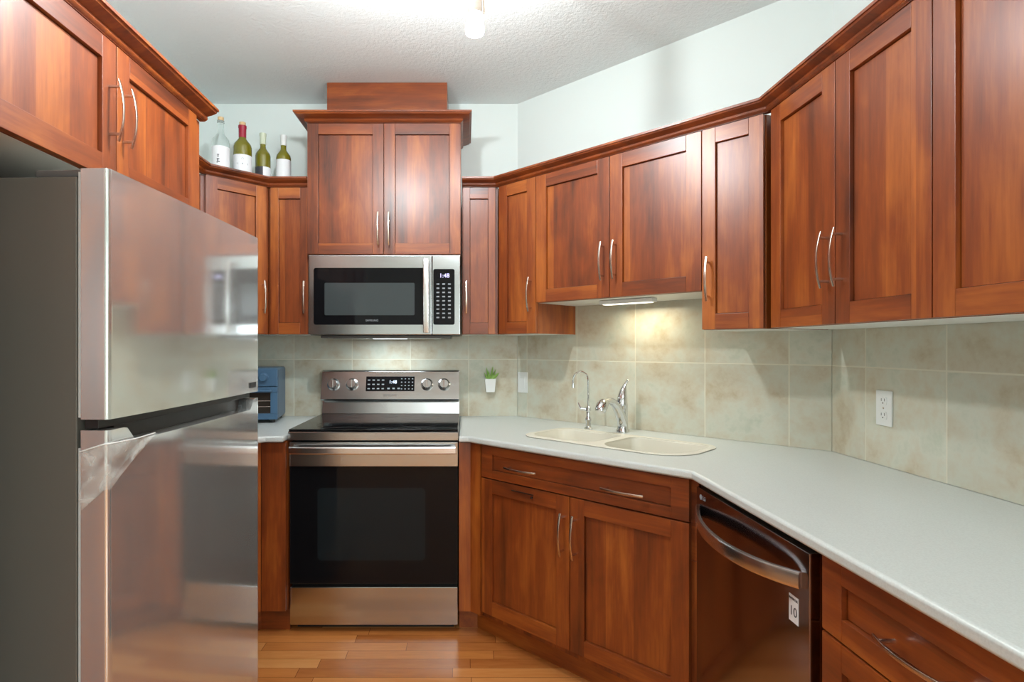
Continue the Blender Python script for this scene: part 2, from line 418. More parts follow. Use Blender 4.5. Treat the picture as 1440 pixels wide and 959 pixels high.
def unit(name, label, cat, p0, p1, back, z0, z1, doors, group=None, fr=0.021, toe=None, extra=None):
    """p0-p1: the line of the door fronts (left to right); back: world points of the rest of the plan."""
    p0, p1 = V2(p0), V2(p1); a = math.atan2(p1.y - p0.y, p1.x - p0.x)
    d = (p1 - p0).normalized(); nrm = Vector((-d.y, d.x)); org = p0 + nrm * fr
    t = thing(name, label, cat, (org.x, org.y, 0), a, group)
    M = Matrix.Rotation(-a, 2)
    loc = lambda p: tuple(M @ (V2(p) - org))
    poly = [loc(p) for p in back]
    bm_ = bmesh.new()
    A = [bm_.verts.new((p[0], p[1], z0)) for p in poly]; B = [bm_.verts.new((p[0], p[1], z1)) for p in poly]
    fb = bm_.faces.new(A); bm_.faces.new(B); n = len(A)
    for i in range(n): bm_.faces.new((A[i], A[(i + 1) % n], B[(i + 1) % n], B[i]))
    bmesh.ops.recalc_face_normals(bm_, faces=bm_.faces)
    for f in bm_.faces: f.material_index = 1 if (f.normal.z < -.5 and z0 > 1) else 0
    me = bpy.data.meshes.new('carcass'); bm_.to_mesh(me); bm_.free(); me.materials.append(WOOD_V); me.materials.append(MELAM)
    link('carcass', me, t)
    for dd in doors: front(t, **dd)
    return t

Z0, Z1, ZS = 1.365, 2.125, 1.513
F0, F1, F2, F3 = (-0.012, 2.94), (0.165, 2.94), (1.065, 2.00), (1.065, 0.55)
FL = [F0, F1, F2, F3]; Ci = offset(FL, 0.021)
WB = offset([(-0.012, 3.27), W1, W2, (RX, 0.55)], -0.009)
LD = (V2(F2) - V2(F1)).length; dD = (V2(F2) - V2(F1)).normalized(); nD = Vector((-dD.y, dD.x))
def dfr(s): return V2(F1) + dD * s + nD * 0.021
def dbk(s): return isect(V2(F1) + dD * s, nD, WB[1], (WB[2] - WB[1]).normalized())
HZ = Z0 + 0.19
unit('wall_cabinet', 'narrow single-door wooden wall cabinet just right of the microwave', 'cabinet', F0, F1,
     [Ci[0], Ci[1], WB[1], WB[0]], Z0, Z1, [dict(x0=0.002, x1=0.174, z0=Z0, z1=Z1, fx=0.037, fz=0.058, hx=0.022, hz=HZ)], 'wooden wall cabinets')
S = [0.0, 0.258, 0.665, 1.066, LD]
unit('wall_cabinet', 'single-door wall cabinet on the diagonal wall, left of the raised pair over the sink', 'cabinet', F1, F2,
     [dfr(0.012), dfr(S[1]), dbk(S[1]), WB[1] + (WB[2]-WB[1]).normalized()*0.004], Z0, Z1, [dict(x0=0.014, x1=S[1], z0=Z0, z1=Z1, fx=0.055, fz=0.058, hx=S[1] - 0.028, hz=HZ)], 'wooden wall cabinets')
unit('wall_cabinet', 'short two-door wall cabinet raised above the sink with a white underside', 'cabinet', F1, F2,
     [dfr(S[1] + .001), dfr(S[3] - .001), dbk(S[3] - .001), dbk(S[1] + .001)], ZS, Z1,
     [dict(x0=S[1], x1=S[2], z0=ZS, z1=Z1, hx=S[2] - 0.03, hz=ZS + 0.16), dict(x0=S[2], x1=S[3], z0=ZS, z1=Z1, hx=S[2] + 0.03, hz=ZS + 0.16)], 'wooden wall cabinets')
unit('wall_cabinet', 'narrow single-door wall cabinet right of the raised pair over the sink, at the inside corner', 'cabinet', F1, F2,
     [dfr(S[3]), dfr(LD - 0.012), WB[2] - (WB[2]-WB[1]).normalized()*0.012, dbk(S[3])], Z0, Z1,
     [dict(x0=S[3], x1=LD - 0.014, z0=Z0, z1=Z1, fx=0.05, fz=0.058, hx=S[3] + 0.028, hz=HZ)], 'wooden wall cabinets')
R0, R1, R2 = 0.0, 0.700, 1.40
unit('wall_cabinet', 'tall two-door wall cabinet with paired handles on the right wall, near the corner', 'cabinet', F2, F3,
     [(Ci[2].x, 1.978), (Ci[2].x, 2.0 - R1 + .001), (RX - .009, 2.0 - R1 + .001), (RX - .009, 2.13)], Z0, Z1,
     [dict(x0=0.014, x1=0.360, z0=Z0, z1=Z1, hx=0.330, hz=HZ), dict(x0=0.360, x1=R1, z0=Z0, z1=Z1, hx=0.390, hz=HZ)], 'wooden wall cabinets')
unit('wall_cabinet', 'wooden wall cabinet nearest the camera on the right wall, cut by the photo edge', 'cabinet', F2, F3,
     [(Ci[2].x, 2.0 - R1), (Ci[2].x, 2.0 - R2), (RX - .009, 2.0 - R2), (RX - .009, 2.0 - R1)], Z0, Z1,
     [dict(x0=R1, x1=1.05, z0=Z0, z1=Z1, hx=1.02, hz=HZ), dict(x0=1.05, x1=R2, z0=Z0, z1=Z1, hx=1.08, hz=HZ)], 'wooden wall cabinets')

# left uppers
G1, G2 = (-1.01, 2.94), (-1.238, 2.712)
WLb = offset([(LX, 2.10), (LX, 3.27), (-0.80, 3.27)], -0.009)
GL = [(-1.238, 2.10), G2, G1, (-0.802, 2.94)]; Gi = offset(GL, 0.021)
unit('wall_cabinet', 'narrow single-door wall cabinet just left of the microwave', 'cabinet', G1, (-0.802, 2.94),
     [Gi[2] + Vector((.004, 0)), Gi[3], (-0.802, 3.261), (-0.99, 3.261)], Z0, Z1, [dict(x0=0.008, x1=0.206, z0=Z0, z1=Z1, fx=0.042, fz=0.058, hx=0.188, hz=HZ)], 'wooden wall cabinets')
unit('corner_wall_cabinet', 'corner wall cabinet with diagonal door under the wine bottles', 'cabinet', G2, G1,
     [Gi[1], Gi[2], (-0.994, 3.261), (LX + .009, 3.261), (LX + .009, 2.70)], Z0, Z1, [dict(x0=0.008, x1=0.314, z0=Z0, z1=Z1, fx=0.055, fz=0.058, hx=0.292, hz=HZ)], 'wooden wall cabinets')
# microwave cabinet (tall, above the microwave)
MX0, MX1, MY = -0.796, -0.018, 2.88
t = unit('microwave_cabinet', 'tall two-door cabinet above the microwave with its own crown and duct box', 'cabinet', (MX0, MY), (MX1, MY),
     [(MX0, MY + .021), (MX1, MY + .021), (MX1, 3.268), (MX0, 3.268)], 1.768, 2.435,
     [dict(x0=0.001, x1=0.389, z0=1.768, z1=2.432, fx=0.055, fz=0.055, hx=0.362, hz=1.895), dict(x0=0.389, x1=0.777, z0=1.768, z1=2.432, fx=0.055, fz=0.055, hx=0.416, hz=1.895)], 'wooden wall cabinets')
part('duct_cover', MB().box(0.073, 0.705, 0.10, 0.366, 2.437, CZ - 0.002, 0, 0.001), WOOD_H, t, label='plain wooden duct box reaching the ceiling')

# crown mouldings swept along the cabinet tops
def sweep(path, prof, mats, name, parent=None):
    """path: plan polyline with the room on its right; prof: closed (out, z) loop."""
    cols = [offset(path, -o) for o, z in prof]; t = bmesh.new(); n = len(prof); m = len(path)
    R = [[t.verts.new((cols[j][i].x, cols[j][i].y, prof[j][1])) for j in range(n)] for i in range(m)]
    for i in range(m - 1):
        for j in range(n): t.faces.new((R[i][j], R[i][(j + 1) % n], R[i + 1][(j + 1) % n], R[i + 1][j]))
    t.faces.new(R[0]); t.faces.new(R[-1]); bmesh.ops.recalc_face_normals(t, faces=t.faces)
    mb = MB(); mb._add(t, 0); return link(name, mb.mesh(name, mats), parent)
def crown(z, h, o): return [(-.018, z + .003), (-.018, z - .001), (0.001, z - .001), (0.001, z), (0.008, z + h * .08), (0.011, z + h * .2), (0.009, z + h * .40), (o * .50, z + h * .50), (o * .82, z + h * .66), (o * .88, z + h * .80), (o, z + h * .80), (o, z + h), (-.018, z + h)]
tag(sweep([(F0[0], 2.94), F1, F2, F3], crown(Z1 + .001, .042, .040), WOOD_H, 'crown_moulding'), 'long wooden crown moulding over the sink and right-hand wall cabinets', 'moulding', 'crown mouldings')
tag(sweep([(-1.238, 2.115), G2, G1, (-0.802, 2.94)], crown(Z1 + .001, .042, .040), WOOD_H, 'crown_moulding'), 'short wooden crown moulding in front of the wine bottles', 'moulding', 'crown mouldings')
o = sweep([(MX0, 3.268), (MX0, MY), (MX1, MY), (MX1, 3.268)], crown(2.434, .042, .055), WOOD_H, 'crown_moulding')
o.parent = t; o.matrix_parent_inverse = Matrix.Translation(t.location).inverted()

# over-fridge cabinet with gable panel
OX, OZ0 = -0.95, 1.75
t = unit('over_fridge_cabinet', 'deep two-door cabinet above the refrigerator with a tall side panel', 'cabinet', (OX, 1.09), (OX, 2.088),
     [(OX - .021, 1.09), (OX - .021, 2.088), (LX + .004, 2.088), (LX + .004, 1.09)], OZ0, Z1,
     [dict(x0=0.003, x1=0.470, z0=OZ0, z1=Z1, hx=0.440, hz=OZ0 + .185), dict(x0=0.470, x1=0.938, z0=OZ0, z1=Z1, hx=0.500, hz=OZ0 + .185)], 'wooden wall cabinets')
part('side_panel', MB().box(0.978, 0.998, 0, 0.585, 0.001, OZ0 - .001, 0, .001), WOOD_V, t)
sweepo = sweep([(OX, 0.30), (OX, 2.088)], crown(Z1 + .001, .042, .052), WOOD_H, 'crown_moulding')
tag(sweepo, 'wooden crown moulding above the refrigerator cabinet at upper left', 'moulding', 'crown mouldings')
# tall pantry beside the refrigerator (seen in the reflections)
t = unit('pantry_cabinet', 'tall wooden pantry cabinet beside the refrigerator, nearest the camera on the left', 'cabinet', (OX, 0.30), (OX, 1.085),
     [(OX - .021, 0.30), (OX - .021, 1.085), (LX + .004, 1.085), (LX + .004, 0.30)], 0.10, Z1,
     [dict(x0=0.003, x1=0.391, z0=0.12, z1=Z1, hx=0.36, hz=1.0), dict(x0=0.391, x1=0.782, z0=0.12, z1=Z1, hx=0.42, hz=1.0)])
part('toe_kick', MB().box(0.003, 0.782, 0.06, 0.08, 0.001, 0.099), WOOD_H, t)

# base cabinets
BZ0, BZ1, BD = 0.135, 0.875, 0.870
B0, B1, B2 = (-0.024, 2.558), (0.025, 2.558), (0.752, 1.831)
BL = [B0, B1, B2, (0.752, -0.25)]; Bi = offset(BL, 0.021); WBB = offset([(-0.024, 3.27), W1, W2, (RX, -0.25)], -0.012)
BLn = (V2(B2) - V2(B1)).length
t = unit('sink_base_cabinet', 'diagonal wooden base cabinet under the sink with a wide false drawer and two doors', 'cabinet', B1, B2,
     [Bi[0], Bi[1], Bi[2] - Vector((.012, -.012)), WBB[2] + Vector((-.55, .0)), WBB[1], WBB[0]], 0.11, 0.60,
     [dict(x0=0.068, x1=0.533, z0=BZ0, z1=0.727, hx=0.505, hz=0.58, fx=.062), dict(x0=0.533, x1=0.998, z0=BZ0, z1=0.727, hx=0.561, hz=0.58, fx=.062),
      dict(x0=0.068, x1=0.998, z0=0.729, z1=BD, fx=.062, fz=0.036, name='drawer_front', horiz=True, panel_h=True, handles=[(0.303, 0.795), (0.764, 0.790)])])
# filler panels at the left end, right up to the range
q = Matrix.Rotation(-t.rotation_euler.z, 2); org = V2((t.location.x, t.location.y)); LC = lambda p: tuple(q @ (V2(p) - org))
part('filler_panel', MB().prism([LC(p) for p in ((-0.024, 2.558), (0.027, 2.558), (0.070, 2.515), (0.086, 2.531), (0.035, 2.578), (-0.024, 2.578))], BZ0 - .02, BD), WOOD_V, t)
kp = offset(BL, 0.085)
fi = offset(BL, 0.04)
part('front_rail', MB().prism([LC(p) for p in ((-0.024, Bi[0].y), Bi[1], Bi[2] - Vector((.012, -.012)), fi[2] - Vector((.02, -.012)), fi[1], (-0.024, fi[0].y))], 0.601, BZ1), WOOD_H, t)
part('toe_kick', MB().prism([LC(p) for p in ((-0.024, kp[0].y), kp[1], kp[2], (kp[2].x + .012, kp[2].y + .012), (kp[1].x + .006, kp[1].y + .017), (-0.024, kp[0].y + .017))], 0.001, 0.109), WOOD_H, t)
lb = MB().box(0.245, 0.36, -0.0255, -0.0215, 0.700, 0.7035, 0, .001).box(0.245, 0.252, -0.0215, -0.0202, 0.700, 0.7035)
lb.tube([(0.352, -0.0202, 0.690), (0.352, -0.0275, 0.690)], 0.004, 10)
part('latch_bar', lb, BLACKP, t, label='thin dark bar with a small button on the left door')

t = unit('base_cabinet', 'narrow wooden base cabinet between the refrigerator and the range', 'cabinet', (-0.91, 2.558), (-0.802, 2.558),
     [(-0.915, 2.579), (-0.802, 2.579), (-0.802, 3.258), (LX + .012, 3.258), (LX + .012, 2.10), (-1.12, 2.10), (-1.12, 2.374)], 0.11, BZ1, [])
q = Matrix.Rotation(-t.rotation_euler.z, 2); org = V2((t.location.x, t.location.y))
part('filler_panel', MB().prism([LC(p) for p in ((-0.802, 2.558), (-0.91, 2.558), (-0.918, 2.578), (-0.802, 2.578))], BZ0 - .02, BD), WOOD_V, t)
part('door', MB().prism([LC(p) for p in ((-0.912, 2.556), (-1.105, 2.363), (-1.119, 2.377), (-0.920, 2.576))], BZ0 - .02, BD), WOOD_V, t)
part('toe_kick', MB().prism([LC(p) for p in ((-0.802, 2.625), (-0.935, 2.625), (-1.13, 2.43), (-1.14, 2.44), (-0.94, 2.64), (-0.802, 2.64))], 0.001, 0.109), WOOD_H, t)

# drawer bases right of the dishwasher
def drawer_base(y0, y1, label):
    w_ = y0 - y1
    t = unit('drawer_cabinet', label, 'cabinet', (0.752, y0), (0.752, y1), [(0.773, y0), (0.773, y1), (RX - .012, y1), (RX - .012, y0)], 0.11, BZ1,
         [dict(x0=0.002, x1=w_ - .002, z0=0.708, z1=BD, fx=.062, fz=.046, name='drawer', horiz=True, panel_h=True, handles=[(w_ / 2, 0.785)]),
          dict(x0=0.002, x1=w_ - .002, z0=0.425, z1=0.706, fx=.062, fz=.055, name='drawer', horiz=True, panel_h=True, handles=[(w_ / 2, 0.60)]),
          dict(x0=0.002, x1=w_ - .002, z0=BZ0, z1=0.423, fx=.062, fz=.055, name='drawer', horiz=True, panel_h=True, handles=[(w_ / 2, 0.32)])], 'drawer base cabinets')
    part('toe_kick', MB().box(0.002, w_ - .002, 0.065, 0.08, 0.001, 0.109), WOOD_H, t)
drawer_base(1.205, 0.665, 'wooden drawer base cabinet beside the dishwasher at lower right')
drawer_base(0.663, -0.24, 'wide wooden drawer base cabinet under the near end of the right-hand worktop')

# ---------------------------------------------------------------- countertops (with sink openings)
def rrect(x0, x1, y0, y1, r, n=8, rs=None):
    rs = rs or [r] * 4; out = []
    for (cx, cy, a0, rr) in ((x1, y1, 0, rs[0]), (x0, y1, 90, rs[1]), (x0, y0, 180, rs[2]), (x1, y0, 270, rs[3])):
        sx = -1 if cx == x1 else 1; sy = -1 if cy == y1 else 1
        for i in range(n + 1):
            a = math.radians(a0 + 90 * i / n); out.append((cx + sx * rr + rr * math.cos(a), cy + sy * rr + rr * math.sin(a)))
    return out
def slab(name, outer, holes, zt, th, bev, m):
    cu = bpy.data.curves.new('slab', 'CURVE'); cu.dimensions = '2D'; cu.fill_mode = 'BOTH'
    cu.extrude = th / 2 - bev; cu.bevel_depth = bev; cu.bevel_resolution = 3
    for i, pts in enumerate([outer] + holes):
        sp = cu.splines.new('POLY'); sp.points.add(len(pts) - 1); sp.use_cyclic_u = True
        P = [Vector(p) for p in pts]
        ar = sum(P[i].x * P[(i + 1) % len(P)].y - P[(i + 1) % len(P)].x * P[i].y for i in range(len(P)))
        if (ar > 0) != (i == 0) and i == 0: P.reverse()
        for j, p in enumerate(P): sp.points[j].co = (p.x, p.y, 0, 1)
    cu.offset = -bev
    o = bpy.data.objects.new('slab', cu); C.objects.link(o)
    me = bpy.data.meshes.new_from_object(o.evaluated_get(bpy.context.evaluated_depsgraph_get()))
    bpy.data.objects.remove(o); me.transform(Matrix.Translation((0, 0, zt - th / 2))); me.materials.clear(); me.materials.append(m)
    me.name = name; me.shade_smooth(); me.set_sharp_from_angle(angle=math.radians(40))
    return link(name, me)
dW = (V2(W2) - V2(W1)).normalized(); nW = Vector((dW.y, -dW.x))       # along the diagonal wall, into the room
def ST(s, t): p = V2(W1) + dW * s + nW * t; return (p.x, p.y)
BAS1 = rrect(0.49, 0.815, 0.235, 0.52, .07, rs=[.08, .08, .07, .05])
BAS2 = rrect(0.855, 1.20, 0.225, 0.54, .07, rs=[.15, .10, .05, .06])
hole = [ST(s, t) for s, t in rrect(0.472, 1.218, 0.205, 0.555, .09, rs=[.15, .09, .08, .08])]
bk = offset([(-0.024, 3.27), W1, W2, (RX, -0.3)], -0.0015)
ct = slab('countertop', [(-0.0235, 2.522), (0.018, 2.522), (0.722, 1.812), (0.722, -0.27), (RX - .0015, -0.27), tuple(bk[2]), tuple(bk[1]), (-0.0235, 3.2685)], [hole], 0.905, 0.028, 0.009, COUNTER)
tag(ct, 'off-white worktop running from the range past the sink along the right wall', 'countertop')
cl = slab('countertop', [(-0.8025, 2.522), (-0.879, 2.522), (-1.07, 2.331), (-1.07, 2.095), (LX + .0015, 2.095), (LX + .0015, 3.2685), (-0.8025, 3.2685)], [], 0.905, 0.028, 0.009, COUNTER)
tag(cl, 'short off-white worktop under the blue toaster oven', 'countertop')

# sink: one cream rim plate with two basins
def ring_loft(rings, cap=True):
    t = bmesh.new(); R = [[t.verts.new(p) for p in r] for r in rings]; n = len(R[0])
    for i in range(len(R) - 1):
        for j in range(n): t.faces.new((R[i][j], R[i][(j + 1) % n], R[i + 1][(j + 1) % n], R[i + 1][j]))
    if cap: t.faces.new(R[-1])
    return t
sk = thing('kitchen_sink', 'cream double-basin sink set into the diagonal worktop', 'sink', (*ST(0.845, 0.38), 0.905))
so = V2(ST(0.845, 0.38))
def loc3(p, z): a = ST(*p); return (a[0] - so.x, a[1] - so.y, z)
rim_o = rrect(0.466, 1.224, 0.199, 0.561, .09, n=12, rs=[.155, .095, .085, .085])
rim = slab('rim', [tuple(V2(ST(*p)) - so) for p in rim_o], [[tuple(V2(ST(*p)) - so) for p in BAS1], [tuple(V2(ST(*p)) - so) for p in BAS2]], 0.0042, 0.0036, 0.0015, SINKM)
rim.parent = sk; rim['label'] = 'cream sink rim'
for B, dp in ((BAS1, 0.15), (BAS2, 0.19)):
    cx = sum(p[0] for p in B) / len(B); cy = sum(p[1] for p in B) / len(B)
    def sc_(f, z, B=B, cx=cx, cy=cy): return [loc3((cx + (p[0] - cx) * f, cy + (p[1] - cy) * f), z) for p in B]
    rr = [sc_(1.008, 0.002), sc_(0.998, -0.004), sc_(.975, -dp * .5), sc_(.95, -dp * .85), sc_(.88, -dp * .97), sc_(.7, -dp), sc_(.3, -dp - .004)]
    t_ = ring_loft(rr); mb = MB(); mb._add(t_, 0)
    bo = part('basin', mb, SINKM, sk)
    m_ = bo.modifiers.new('thick', 'SOLIDIFY'); m_.thickness = 0.004; m_.offset = 1
    c = loc3((cx, cy), -dp - .003)
    part('drain', MB().lathe([(0.001, 0.003), (.02, .003), (.03, .005), (.042, .004), (.044, 0.0), (.001, 0)], 24, 0, Matrix.Translation(c)), CHROME, sk)

# main faucet
fa = thing('kitchen_faucet', 'chrome single-lever faucet with curved spout behind the sink', 'faucet', (*ST(0.742, 0.128), 0.9055), math.atan2(dW.y, dW.x))
# local: -y is into the room
part('body', MB().lathe([(.030, 0), (.030, .008), (.026, .014), (.0235, .03), (.022, .10), (.0235, .125), (.020, .142), (.010, .150), (.001, .151)], 24), CHROME, fa)
ctl = [(.0, .030, .024), (.012, .065, .0235), (.035, .100, .0215), (.065, .130, .019), (.098, .148, .017), (.130, .152, .0155), (.158, .146, .0145)]
sp_ = []; rad = []
for i in range(len(ctl) - 1):
    for f_ in (0, .34, .67):
        A_, B_ = ctl[i], ctl[i + 1]; sp_.append((0, -(A_[0] + (B_[0] - A_[0]) * f_), A_[1] + (B_[1] - A_[1]) * f_)); rad.append(A_[2] + (B_[2] - A_[2]) * f_)
part('spout', MB().tube(sp_, rad, 14), CHROME, fa)
part('spray_head', MB().tube([(0, -.148, .151), (0, -.160, .146), (0, -.176, .134), (0, -.190, .118), (0, -.196, .108)], [.015, .022, .0265, .025, .019], 16), CHROME, fa)
part('lever', MB().tube([(0, -.004, .105), (0, -0.006, .130), (0.0, -0.002, .165), (.002, .004, .195), (.008, .008, .220), (.018, .010, .238)], [.020, .025, .022, .015, .008, .005], 14).lathe([(.001, -.006), (.006, 0), (.001, .007)], 10, 0, Matrix.Translation((.018, .014, .240))), CHROME, fa)
# filtered water tap
ft = thing('filter_tap', 'slim chrome gooseneck water filter tap left of the main faucet', 'faucet', (*ST(0.586, 0.175), 0.9055), math.atan2(dW.y, dW.x))
part('base', MB().lathe([(.020, 0), (.020, .006), (.013, .012), (.011, .035), (.015, .045), (.013, .055), (.009, .062), (.009, .085), (.013, .09), (.013, .105), (.006, .112)], 20), CHROME, ft)
gp = [(0, 0, .10), (0, 0, .235)]
for i in range(1, 13):
    a = PI * i / 12; gp.append((-0.034 * (1 - math.cos(a)) * .75, -0.034 * (1 - math.cos(a)) * .75, .235 + .042 * math.sin(a)))
gp.append((-.051, -.051, .215))
part('gooseneck', MB().tube(gp, 0.0045, 10), CHROME, ft)
part('nozzle', MB().tube([(-.051, -.051, .222), (-.051, -.051, .200)], [.006, .008], 12), CHROME, ft)
part('lever', MB().tube([(0, 0, .095), (-.03, -.02, .100)], [.008, .009], 12).tube([(-.028, -.018, .095), (-.04, -.026, .128)], [.006, .003], 10), CHROME, ft)

# ---------------------------------------------------------------- range
SX0, SX1, SY = -0.795, -0.029, 2.60
rg = thing('range', 'freestanding stainless electric range with black glass oven door', 'stove', ((SX0 + SX1) / 2, SY, 0))
HW = (SX1 - SX0) / 2
part('body', MB().box(-HW + .002, HW - .002, .03, .645, .03, .878, 0, .002), BLACKP, rg)
part('toe_base', MB().box(-HW + .02, HW - .02, .05, .60, 0.001, .03), BLACKP, rg)
part('storage_drawer', MB().box(-HW, HW, -.004, .03, .034, .207, 0, .004), STEEL, rg)
dr = part('oven_door', MB().box(-HW, HW, -.006, .029, .222, .868, 0, .004), BLACKP, rg)
part('door_glass', MB().box(-HW + .004, HW - .004, -.009, -.006, .226, .757, 0, .001), BLACKG, dr, label='black glass oven window')
part('door_window', MB().prism(rrect(-.255, .235, .33, .66, .02), -.0095, -.0089, 'y'), OVENG, dr)
part('door_trim', MB().box(-HW, HW, -.011, -.006, .758, .868, 0, .002), STEEL, dr, label='stainless strip across the top of the oven door')
vs = MB()
for i in range(6): vs.box(-.245 + i * .085, -.180 + i * .085, -.0125, -.011, .845, .850)
part('vent_slots', vs, BLACKP, dr)
hb = MB(); pts = []
for i in range(21):
    u = -1 + 2 * i / 20; pts.append((u * (HW - .012), -.048 - .010 * (1 - u ** 4), .838))
hb.strip(pts, 0.0165, 0.010, (0, 0, 1))
for s in (-1, 1): hb.box(s * (HW - .022) - .010, s * (HW - .022) + .010, -.046, -.010, .826, .850, 0, .002)
part('oven_handle', hb, BARST, dr, label='full-width steel handle bar')
part('front_trim', MB().prism([(-.030, .880), (-.030, .914), (-.020, .921), (.02, .921), (.02, .880)], -HW, HW, 'x'), STEEL, rg)
part('cooktop', MB().box(-HW - .0, HW + .0, -.020, .585, .9215, .928, 0, .002), BLACKG, rg, label='black ceramic glass cooktop')
part('side_rail', MB().box(-HW - .002, -HW + .006, .02, .585, .879, .9212).box(HW - .006, HW + .002, .02, .585, .879, .9212).box(-HW, HW, .555, .585, .879, .9212), STEEL, rg)
rm = mat('burner_ring', (0.06, 0.06, 0.065, 1), 0.2)
for (x, y, r) in ((-.19, .14, .105), (.19, .14, .085), (-.19, .41, .075), (.19, .41, .105), (0, .47, .05)):
    part('burner_mark', MB().lathe([(r, .9281), (r, .9284), (r - .0015, .9284), (r - .0015, .9281), (r, .9281)], 48, 0, Matrix.Translation((x, y, 0))), rm, rg)
# backguard: lower riser and leaning control panel
part('backguard_riser', MB().prism([(.585, .929), (.600, 1.0), (.655, 1.0), (.655, .90), (.60, .90)], -HW, HW, 'x'), STEEL, rg)
cp = part('control_panel', MB().prism([(.556, 1.004), (.549, 1.012), (.590, 1.163), (.600, 1.170), (.655, 1.170), (.655, 1.003)], -HW, HW, 'x', bev=0.0015), STEEL, rg)
tilt = math.atan2(.041, .151)
PM = Matrix.Translation((0, .549, 1.012)) @ Matrix.Rotation(-tilt, 4, 'X')   # panel frame: x right, z up the slope, -y out
def on_panel(name, mb, m, par=cp, **kw):
    o = part(name, mb, m, par, **kw); o.matrix_local = PM; return o
on_panel('display', MB().box(-.135, .135, -.002, .0, .045, .128, 0, .0008), BLACKG)
def txt_on(name, s, size, loc, m, par, base=Matrix(), ext=.0003):
    me = text_mesh(s, size, ext, [m]); o = link(name, me, par)
    o.matrix_local = base @ Matrix.Translation(loc) @ Matrix.Rotation(PI / 2, 4, 'X'); return o
txt_on('clock_digits', '1:48', .026, (.015, -.0026, .096), DISP_B, cp, PM)
bt = MB()
for i in range(4):
    for j in range(3):
        bt.box(-.125 + i * .026, -.112 + i * .026, -.0026, -.002, .056 + j * .024, .062 + j * .024)
for i in range(4):
    for j in range(4):
        bt.box(.060 + i * .020, .067 + i * .020, -.0026, -.002, .055 + j * .019, .060 + j * .019)
for i in range(3): bt.box(-.015 + i * .028, -.002 + i * .028, -.0026, -.002, .056, .064)
on_panel('button_marks', bt, PRINT)
txt_on('brand_text', 'SAMSUNG', .016, (0, -.0006, .022), GREYP, cp, PM)
for x in (-.315, -.212, .205, .300):
    kn = on_panel('knob', MB().lathe([(.034, 0), (.034, .006), (.028, .009), (.026, .028), (.023, .032), (.001, .032)], 28, 0, Matrix.Translation((x, 0, .082)) @ Matrix.Rotation(PI / 2, 4, 'X')), STEEL)
    part('grip', MB().box(x - .004, x + .004, -.040, -.030, .060, .104, 0, .002), CHROME, kn)

# ---------------------------------------------------------------- over-the-range microwave
mw = thing('microwave', 'stainless over-the-range microwave with black glass door above the range', 'microwave', (-0.402, 2.866, 1.360))
MH, MW = .402, .381
part('housing', MB().box(-MW + .002, MW - .002, .03, .398, .0, MH - .002, 0, .002), BLACKP, mw)
md = part('door', MB().box(-MW, .238, 0, .029, .002, MH, 0, .004), STEEL, mw)
part('door_glass', MB().prism(rrect(-.355, .222, .052, .338, .012), -.002, .001, 'y'), BLACKG, md)
part('window', MB().prism(rrect(-.300, .152, .100, .262, .006), -.0026, -.0016, 'y'), MICROG, md)
txt_on('brand_text', 'SAMSUNG', .014, (-.062, -.0024, .073), PRINT, md)
hb = MB(); pts = []
for i in range(21):
    u = -1 + 2 * i / 20; pts.append((.212, -.034 - .012 * (1 - u * u), .195 + u * .182))
hb.strip(pts, .014, .006, (1, 0, 0)).box(.203, .221, -.036, .0, .018, .038, 0, .002).box(.203, .221, -.036, .0, .352, .372, 0, .002)
part('handle', hb, BARST, md, label='curved vertical steel handle')
ps = part('control_side', MB().box(.240, MW, 0, .029, .002, MH, 0, .004), STEEL, mw)
part('control_glass', MB().prism(rrect(.246, .353, .052, .332, .010), -.002, .001, 'y'), BLACKG, ps)
txt_on('clock_digits', '1:48', .030, (.302, -.0024, .298), DISP_V, ps)
bt = MB()
for i in range(3):
    for j in range(9):
        bt.box(.262 + i * .029, .276 + i * .029, -.0028, -.002, .085 + j * .021, .0915 + j * .021)
part('button_marks', bt, PRINT, ps)
gr = part('vent_plate', MB().box(-.33, .33, .04, .38, -.014, -.0005, 0, .002), GREYP, mw)
part('task_light', MB().box(-.09, .09, .20, .26, -.017, -.0145), LENS_C, gr)
for x in (-.195, .195): part('grease_filter', MB().box(x - .085, x + .085, .10, .30, -.017, -.0145), STEEL, gr)
area('microwave_task_lamp', (-0.402, 3.08, 1.338), (0, 0, 0), .3, .06, STOVE_W, (.84, .94, 1.0))

# ---------------------------------------------------------------- under-cabinet light
uc = thing('under_cabinet_light', 'slim white light bar under the raised cabinet over the sink', 'light', (0.725, 2.537, 1.512), math.atan2(dD.y, dD.x))
part('housing', MB().box(-.13, .13, -.025, .025, -.018, -.0005, 0, .003), WHITEP, uc)
part('lens', MB().box(-.115, .115, -.018, .018, -.0205, -.0182, 0, .001), LENS_W, uc)
l = area('sink_task_lamp', (0.80, 2.60, 1.485), (0, 0, math.atan2(dD.y, dD.x)), .22, .03, SINK_W, (1.0, .90, .68))

# ---------------------------------------------------------------- dishwasher
dw = thing('dishwasher', 'dark stainless dishwasher with bowed handle under the right-hand worktop', 'dishwasher', (0.738, 1.517, 0), -PI / 2)
